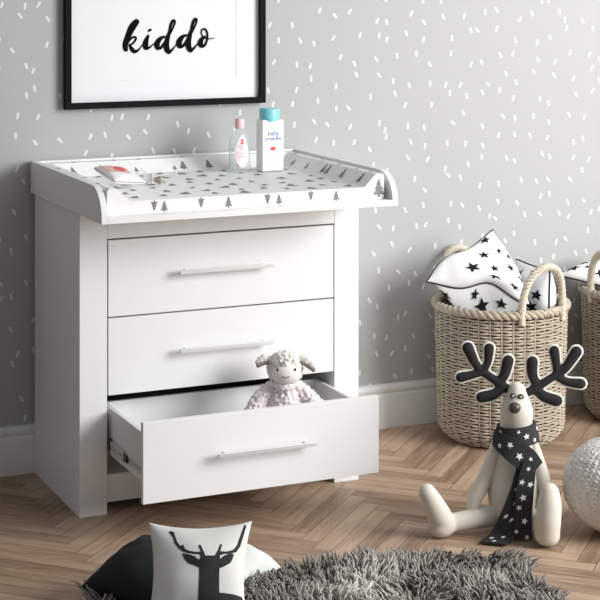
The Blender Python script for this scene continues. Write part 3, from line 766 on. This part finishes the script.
b.ball((-.218, -.072, .030), (.036, .036, .030)); fuse(b, 'leg', M['linen'], rd, .0045, 6)
b = MB(); b.chain([(.04, -.01, .045), (.055, -.07, .042), (.068, -.125, .040)], [.034, .029, .030]); b.chain([(.070, -.146, .036), (.072, -.150, .075), (.076, -.146, .118), (.077, -.14, .145)], [.035, .036, .034, .028])
b.ball((.070, -.146, .031), (.036, .034, .031)); fuse(b, 'leg', M['linen'], rd, .0045, 6)
def az(zx, zy): return ((zx - 262) * .00071, .0, .5643 - zy * .00071)
antlers = (
    [[(268, 255), (225, 232), (185, 203), (125, 163)], [(130, 168), (100, 128), (74, 72)], [(135, 168), (154, 128), (159, 74)], [(135, 168), (92, 180), (46, 190)], [(196, 214), (220, 180), (235, 124)], [(212, 232), (178, 258), (130, 270)]],
    [[(290, 262), (330, 242), (372, 216), (425, 182)], [(425, 186), (465, 152), (508, 88)], [(428, 184), (428, 142), (420, 84)], [(425, 184), (470, 208), (526, 216)], [(350, 222), (332, 178), (332, 128)], [(342, 236), (378, 266), (430, 284)]])
rr_ = [[15, 17, 16, 15], [13, 17, 21], [13, 15, 19], [14, 16, 19], [16, 19, 21], [16, 20, 21]]
for side, a in enumerate(antlers):
    b = MB(); e = MB()
    for pts, r in zip(a, rr_):
        P = [az(*p) for p in pts]
        b.chain(P, [q * .00083 for q in r], 16); e.chain(P, [q * .00083 + .0046 for q in r], 16)
    b.v = [(x, y * .58 + .006, z) for x, y, z in b.v]; e.v = [(x, y * .10 + .005, z) for x, y, z in e.v]
    an = fuse(b, 'antler', M['felt'], rd, .0032, 5)
    an['label'] = 'charcoal felt antler with cream edging'
    e2 = fuse(e, 'edging', M['feltedge'], an, .0018, 2)
b = MB(); b.ball((-.0075, -.049, .356), (.0175, .0155, .0155), 20, 12); b.build('nose', M['button'], rd, fix=True)
for x, z in ((-.0098, .3865), (.0125, .3835)):
    b = MB(); b.ball((x, -.0335, z), (.0098, .0055, .0078), 18, 10); ey = b.build('eye', M['button'], rd, fix=True)
    b = MB(); b.ball((x - .001, -.0378, z - .0005), (.0048, .003, .004), 14, 8); b.build('eye_highlight', M['buttonglint'], ey, fix=True)  # grey button centre, painted as the eye's highlight
# scarf: strips of cloth with printed stars
b = MB()
def ribbon(mb, ctr, half, thick, stars=(), closed=False, sub=8):
    C_ = [Vector(p) for p in catmull(ctr, sub)]; H_ = [Vector(p) for p in catmull(half, sub)]
    n = len(C_); Nn = []
    for i in range(n):
        t = (C_[min(i + 1, n - 1)] - C_[max(i - 1, 0)]).normalized(); Nn.append(H_[i].cross(t).normalized())
    prof = [(-1, 0), (-.97, .5), (-.5, .62), (0, .66), (.5, .62), (.97, .5), (1, 0), (.97, -.5), (0, -.5), (-.97, -.5)]
    k = len(prof); v = [C_[i] + H_[i] * a + Nn[i] * c * thick for i in range(n) for a, c in prof]
    f = [(i * k + j, i * k + (j + 1) % k, (i + 1) * k + (j + 1) % k, (i + 1) * k + j) for i in range(n - 1) for j in range(k)]
    f += [tuple(range(k))[::-1], tuple((n - 1) * k + j for j in range(k))]
    mb.add(v, f, 0)
    Ls = [0]
    for i in range(1, n): Ls.append(Ls[-1] + (C_[i] - C_[i - 1]).length)
    def fn(s, w):
        s = max(0, min(Ls[-1] * .999, s)); i = max(j for j in range(n - 1) if Ls[j] <= s); q = (s - Ls[i]) / (Ls[i + 1] - Ls[i])
        h = H_[i].lerp(H_[i + 1], q); a = max(-.99, min(.99, w / h.length)); return C_[i].lerp(C_[i + 1], q) + h * a + Nn[i].lerp(Nn[i + 1], q) * (thick * (.66 - .14 * abs(a)) + .0009)
    for s, w, r in stars: mb.decal(star_poly(s * Ls[-1], w, r, random.uniform(0, 6.28), .45), fn, 1, .004)
ring = [(.004 + .0565 * math.cos(t), .006 + .0545 * math.sin(t), .272 + .006 * math.cos(t)) for t in np.linspace(PI / 2, PI / 2 + 2 * PI, 17)]
hf = [(.006 * math.cos(t), .006 * math.sin(t), -.026) for t in np.linspace(PI / 2, PI / 2 + 2 * PI, 17)]
ribbon(b, ring, hf, .008, [(.27, .008, .0085), (.34, -.013, .0075), (.42, .012, .008), (.5, -.015, .006), (.56, .0, .009), (.63, .015, .007), (.7, -.01, .008)])
ribbon(b, [(-.060, -.010, .262), (-.044, -.048, .256), (-.012, -.072, .241), (.022, -.079, .218), (.046, -.070, .188)],
       [(-.004, -.006, -.021), (-.008, -.008, -.024), (-.017, -.008, -.027), (-.021, -.004, -.027), (-.022, -.004, -.022)], .0075, [(.25, .008, .008), (.42, -.008, .010), (.63, .004, .0115), (.80, -.010, .007), (.9, .012, .007)])
ribbon(b, [(.016, -.079, .205), (.004, -.084, .15), (-.018, -.088, .09), (-.042, -.094, .035), (-.058, -.108, .011), (-.082, -.146, .007)],
       [(-.022, .0, -.004), (-.026, 0, -.006), (-.029, 0, -.008), (-.031, .004, -.006), (-.034, .008, -.0), (-.036, .010, 0)], .005,
       [(.25, .008, .008), (.42, -.004, .009), (.56, .010, .009), (.62, -.012, .008), (.83, -.012, .008), (.87, .015, .008), (.95, .0, .008)])
ribbon(b, [(.030, -.087, .218), (.024, -.092, .19), (.016, -.095, .14), (.010, -.098, .075), (.007, -.108, .006)],
       [(-.017, .0, 0), (-.022, 0, 0), (-.025, 0, 0), (-.0255, 0, 0), (-.026, 0, 0)], .006,
       [(.10, .0, .007), (.27, .012, .009), (.30, -.012, .0095), (.47, .004, .0115), (.60, .013, .009), (.77, -.004, .0105), (.90, .018, .007), (.97, -.012, .008)])
sc_ = b.build('scarf', [M['scarf'], M['starwhite']], rd)
sc_['label'] = 'charcoal scarf with white stars'

# ------------------------------------------------------------------ knitted pouf
pf = thing('knitted_pouf', 'round white knitted pouf on the floor at the right edge of the photo', 'pouf', plan(.905, 4.775), -YAW)
b = MB(); nu, nv = 440, 230; a_, c_ = .1575, .135
vv = []
for j in range(nv + 1):
    th = PI * j / nv
    for i in range(nu):
        ph = 2 * PI * i / nu
        cols = 44; rws = 38
        cu = ph / (2 * PI) * cols; rv = th / PI * rws
        wob = .9 * noise.noise(Vector((math.cos(ph) * 3, math.sin(ph) * 3, th * 3)))
        fx = (cu + .25 * wob) % 1 - .5
        y_ = (rv + wob + abs(fx) * 1.7) % 1
        h = max(0, 1 - abs(fx) ** 2 * 9 * .5) * (math.sin(PI * y_) ** .7) * (1 if abs(fx) > .04 else .4)
        dd = .0055 * h * math.sin(th) ** .6 + .004 * noise.noise(Vector((math.cos(ph) * 9, math.sin(ph) * 9, th * 8)))
        ex = 1.0
        st, ct = math.sin(th), -math.cos(th)
        st = st ** .92
        vv.append(((a_ + dd) * st * math.cos(ph), (a_ + dd) * st * math.sin(ph), c_ + .0008 + (c_ - .004 + dd * .6) * ct))
ff = [(j * nu + i, j * nu + (i + 1) % nu, (j + 1) * nu + (i + 1) % nu, (j + 1) * nu + i) for j in range(nv) for i in range(nu)]
b.add(vv, ff); zmin = min(v[2] for v in b.v); b.v = [(x, y, z - zmin) for x, y, z in b.v]
b.build('knitted_cover', M['knit'], pf)
b = MB(); b.tube([(-.042 + .021 * math.cos(t), -.075 + .018 * math.sin(t), .240 + .020 * math.sin(t) + .012 * math.cos(t)) for t in np.linspace(0, 2 * PI, 30, endpoint=False)], .0019, 7, closed=True)
b.build('cord_loop', M['blackplastic'], pf)

# ------------------------------------------------------------------ shaggy rug
RA = -0.20
rug = thing('shaggy_rug', 'grey long pile shaggy rug in the foreground under the cushions', 'rug', (0.29, -1.637, 0), RA)
RW, RD = 0.558, 0.385
b = MB()
def rrect(w, d, r, z): return [(sx * (w - r) + r * math.cos(a), sy * (d - r) + r * math.sin(a), z) for sx, sy, a0 in ((1, 1, 0), (-1, 1, PI / 2), (-1, -1, PI), (1, -1, 1.5 * PI)) for a in np.linspace(a0, a0 + PI / 2, 6)]
lo, hi = rrect(RW, RD, .06, .0005), rrect(RW, RD, .06, .010); k = len(lo)
b.add(lo + hi, [tuple(range(k))[::-1], tuple(range(k, 2 * k))] + [(i, (i + 1) % k, k + (i + 1) % k, k + i) for i in range(k)])
b.build('backing', M['rugback'], rug, smooth=False)
NSTR = 13000; SG = 4; SD = 4
px = rng.uniform(-RW + .005, RW - .005, NSTR); py = rng.uniform(-RD + .005, RD - .005, NSTR)
verts = np.zeros((NSTR, SG + 1, SD, 3)); tint = np.zeros((NSTR, SG + 1, SD, 4)); tint[..., 3] = 1
for i in range(NSTR):
    p = Vector((px[i], py[i], 0))
    n1 = noise.noise(p * 9); n2 = noise.noise(p * 9 + Vector((31, 7, 2))); n3 = noise.noise(p * 5 + Vector((5, 9, 4)))
    cl = noise.cell_vector(p * 26)
    lean = Vector((n1 * .055 + (cl[0] - .5) * .035, n2 * .055 + (cl[1] - .5) * .035, 0)) + Vector((rng.normal(0, .009), rng.normal(0, .009), 0))
    ex = max(0, abs(px[i]) - RW + .05) / .05; ey = max(0, abs(py[i]) - RD + .05) / .05
    lean += Vector((math.copysign(ex * .018, px[i]), math.copysign(ey * .010, py[i]), 0))
    h = .064 + .026 * n3 + rng.uniform(-.012, .012); w = rng.uniform(.0028, .0044)
    wx = .29 + px[i] * math.cos(RA) - py[i] * math.sin(RA); wy = -1.637 + px[i] * math.sin(RA) + py[i] * math.cos(RA)
    qs, qc = math.sin(YAW), math.cos(YAW); ux, ut = wx + 1.4283, wy + 5.2245; gx, gt = ux * qc - ut * qs, ux * qs + ut * qc
    if abs(gx + .372) + abs(gt - 4.19) < .140 or abs(gx + .16) + abs(gt - 4.30) < .10 or (abs(gx + .24) < .12 and 3.86 < gt < 4.06):
        h = .014
    patch = math.exp(-(((px[i] - .13) / .12) ** 2 + ((py[i] - .16) / .11) ** 2))
    light = max(.0, min(1, .16 + .42 * n3 + .62 * patch + rng.uniform(-.14, .16)))
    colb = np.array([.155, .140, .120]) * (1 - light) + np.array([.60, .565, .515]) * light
    ang = rng.uniform(0, 6.28)
    for s in range(SG + 1):
        q = s / SG; c = p + lean * (q ** 1.6) ; z = .008 + h * math.sin(q * 1.35) / math.sin(1.35)
        ww = w * (1.0 if s < SG else .55)
        for d in range(SD):
            a = ang + d * 2 * PI / SD
            verts[i, s, d] = (c.x + ww * math.cos(a), c.y + ww * math.sin(a), z)
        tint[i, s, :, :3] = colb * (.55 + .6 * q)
idx = np.arange(NSTR * (SG + 1) * SD).reshape(NSTR, SG + 1, SD)
faces = []
for s in range(SG):
    for d in range(SD):
        d2 = (d + 1) % SD
        faces.append(np.stack([idx[:, s, d], idx[:, s, d2], idx[:, s + 1, d2], idx[:, s + 1, d]], -1))
faces.append(np.stack([idx[:, SG, d] for d in range(SD)], -1))
faces = np.concatenate(faces)
me = bpy.data.meshes.new('pile'); V = verts.reshape(-1, 3)
me.vertices.add(len(V)); me.vertices.foreach_set('co', V.ravel())
me.loops.add(faces.size); me.loops.foreach_set('vertex_index', faces.ravel())
me.polygons.add(len(faces)); me.polygons.foreach_set('loop_start', np.arange(0, faces.size, 4)); me.polygons.foreach_set('loop_total', np.full(len(faces), 4))
me.update(calc_edges=True); me.validate()
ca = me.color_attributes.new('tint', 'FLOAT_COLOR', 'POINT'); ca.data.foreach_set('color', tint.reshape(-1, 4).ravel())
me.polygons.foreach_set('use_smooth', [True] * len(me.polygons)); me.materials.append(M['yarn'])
o = bpy.data.objects.new('pile', me); COL.objects.link(o); o.parent = rug; o['kind'] = 'stuff'

# ------------------------------------------------------------------ light and camera
def area(name, loc, target, size, power, color=(1, 1, 1)):
    l = bpy.data.lights.new(name, 'AREA'); l.shape = 'RECTANGLE'; l.size, l.size_y = size; l.energy = power; l.color = color
    o = bpy.data.objects.new(name, l); COL.objects.link(o); o.location = loc
    o.rotation_euler = (Vector(target) - Vector(loc)).to_track_quat('-Z', 'Y').to_euler(); return o
area('window_light', (3.45, -3.4, 1.95), (0.85, -0.3, 0.4), (2.2, 2.2), 250, (1.0, 0.995, 0.99))
area('ceiling_light', (1.6, -2.2, 3.4), (0.8, -0.6, 0.0), (2.4, 2.4), 22, (1, 1, 1))
w = bpy.data.worlds.new('room_ambient'); scene.world = w; w.use_nodes = True
bg = w.node_tree.nodes['Background']; bg.inputs[0].default_value = (0.93, 0.96, 1.0, 1); bg.inputs[1].default_value = 0.23

cam = bpy.data.cameras.new('camera'); co = bpy.data.objects.new('camera', cam); COL.objects.link(co)
co.location = (-1.4283, -5.2245, 1.5921); co.rotation_euler = (PI / 2, 0, -YAW)
cam.sensor_width = 36; cam.lens = 1690.19 / 600 * 36; cam.shift_x = 0; cam.shift_y = -331.87 / 600
cam.clip_start = 0.05; cam.clip_end = 60
scene.camera = co
scene.view_settings.view_transform = 'Standard'
scene.view_settings.look = 'None'
scene.view_settings.exposure = 0.0
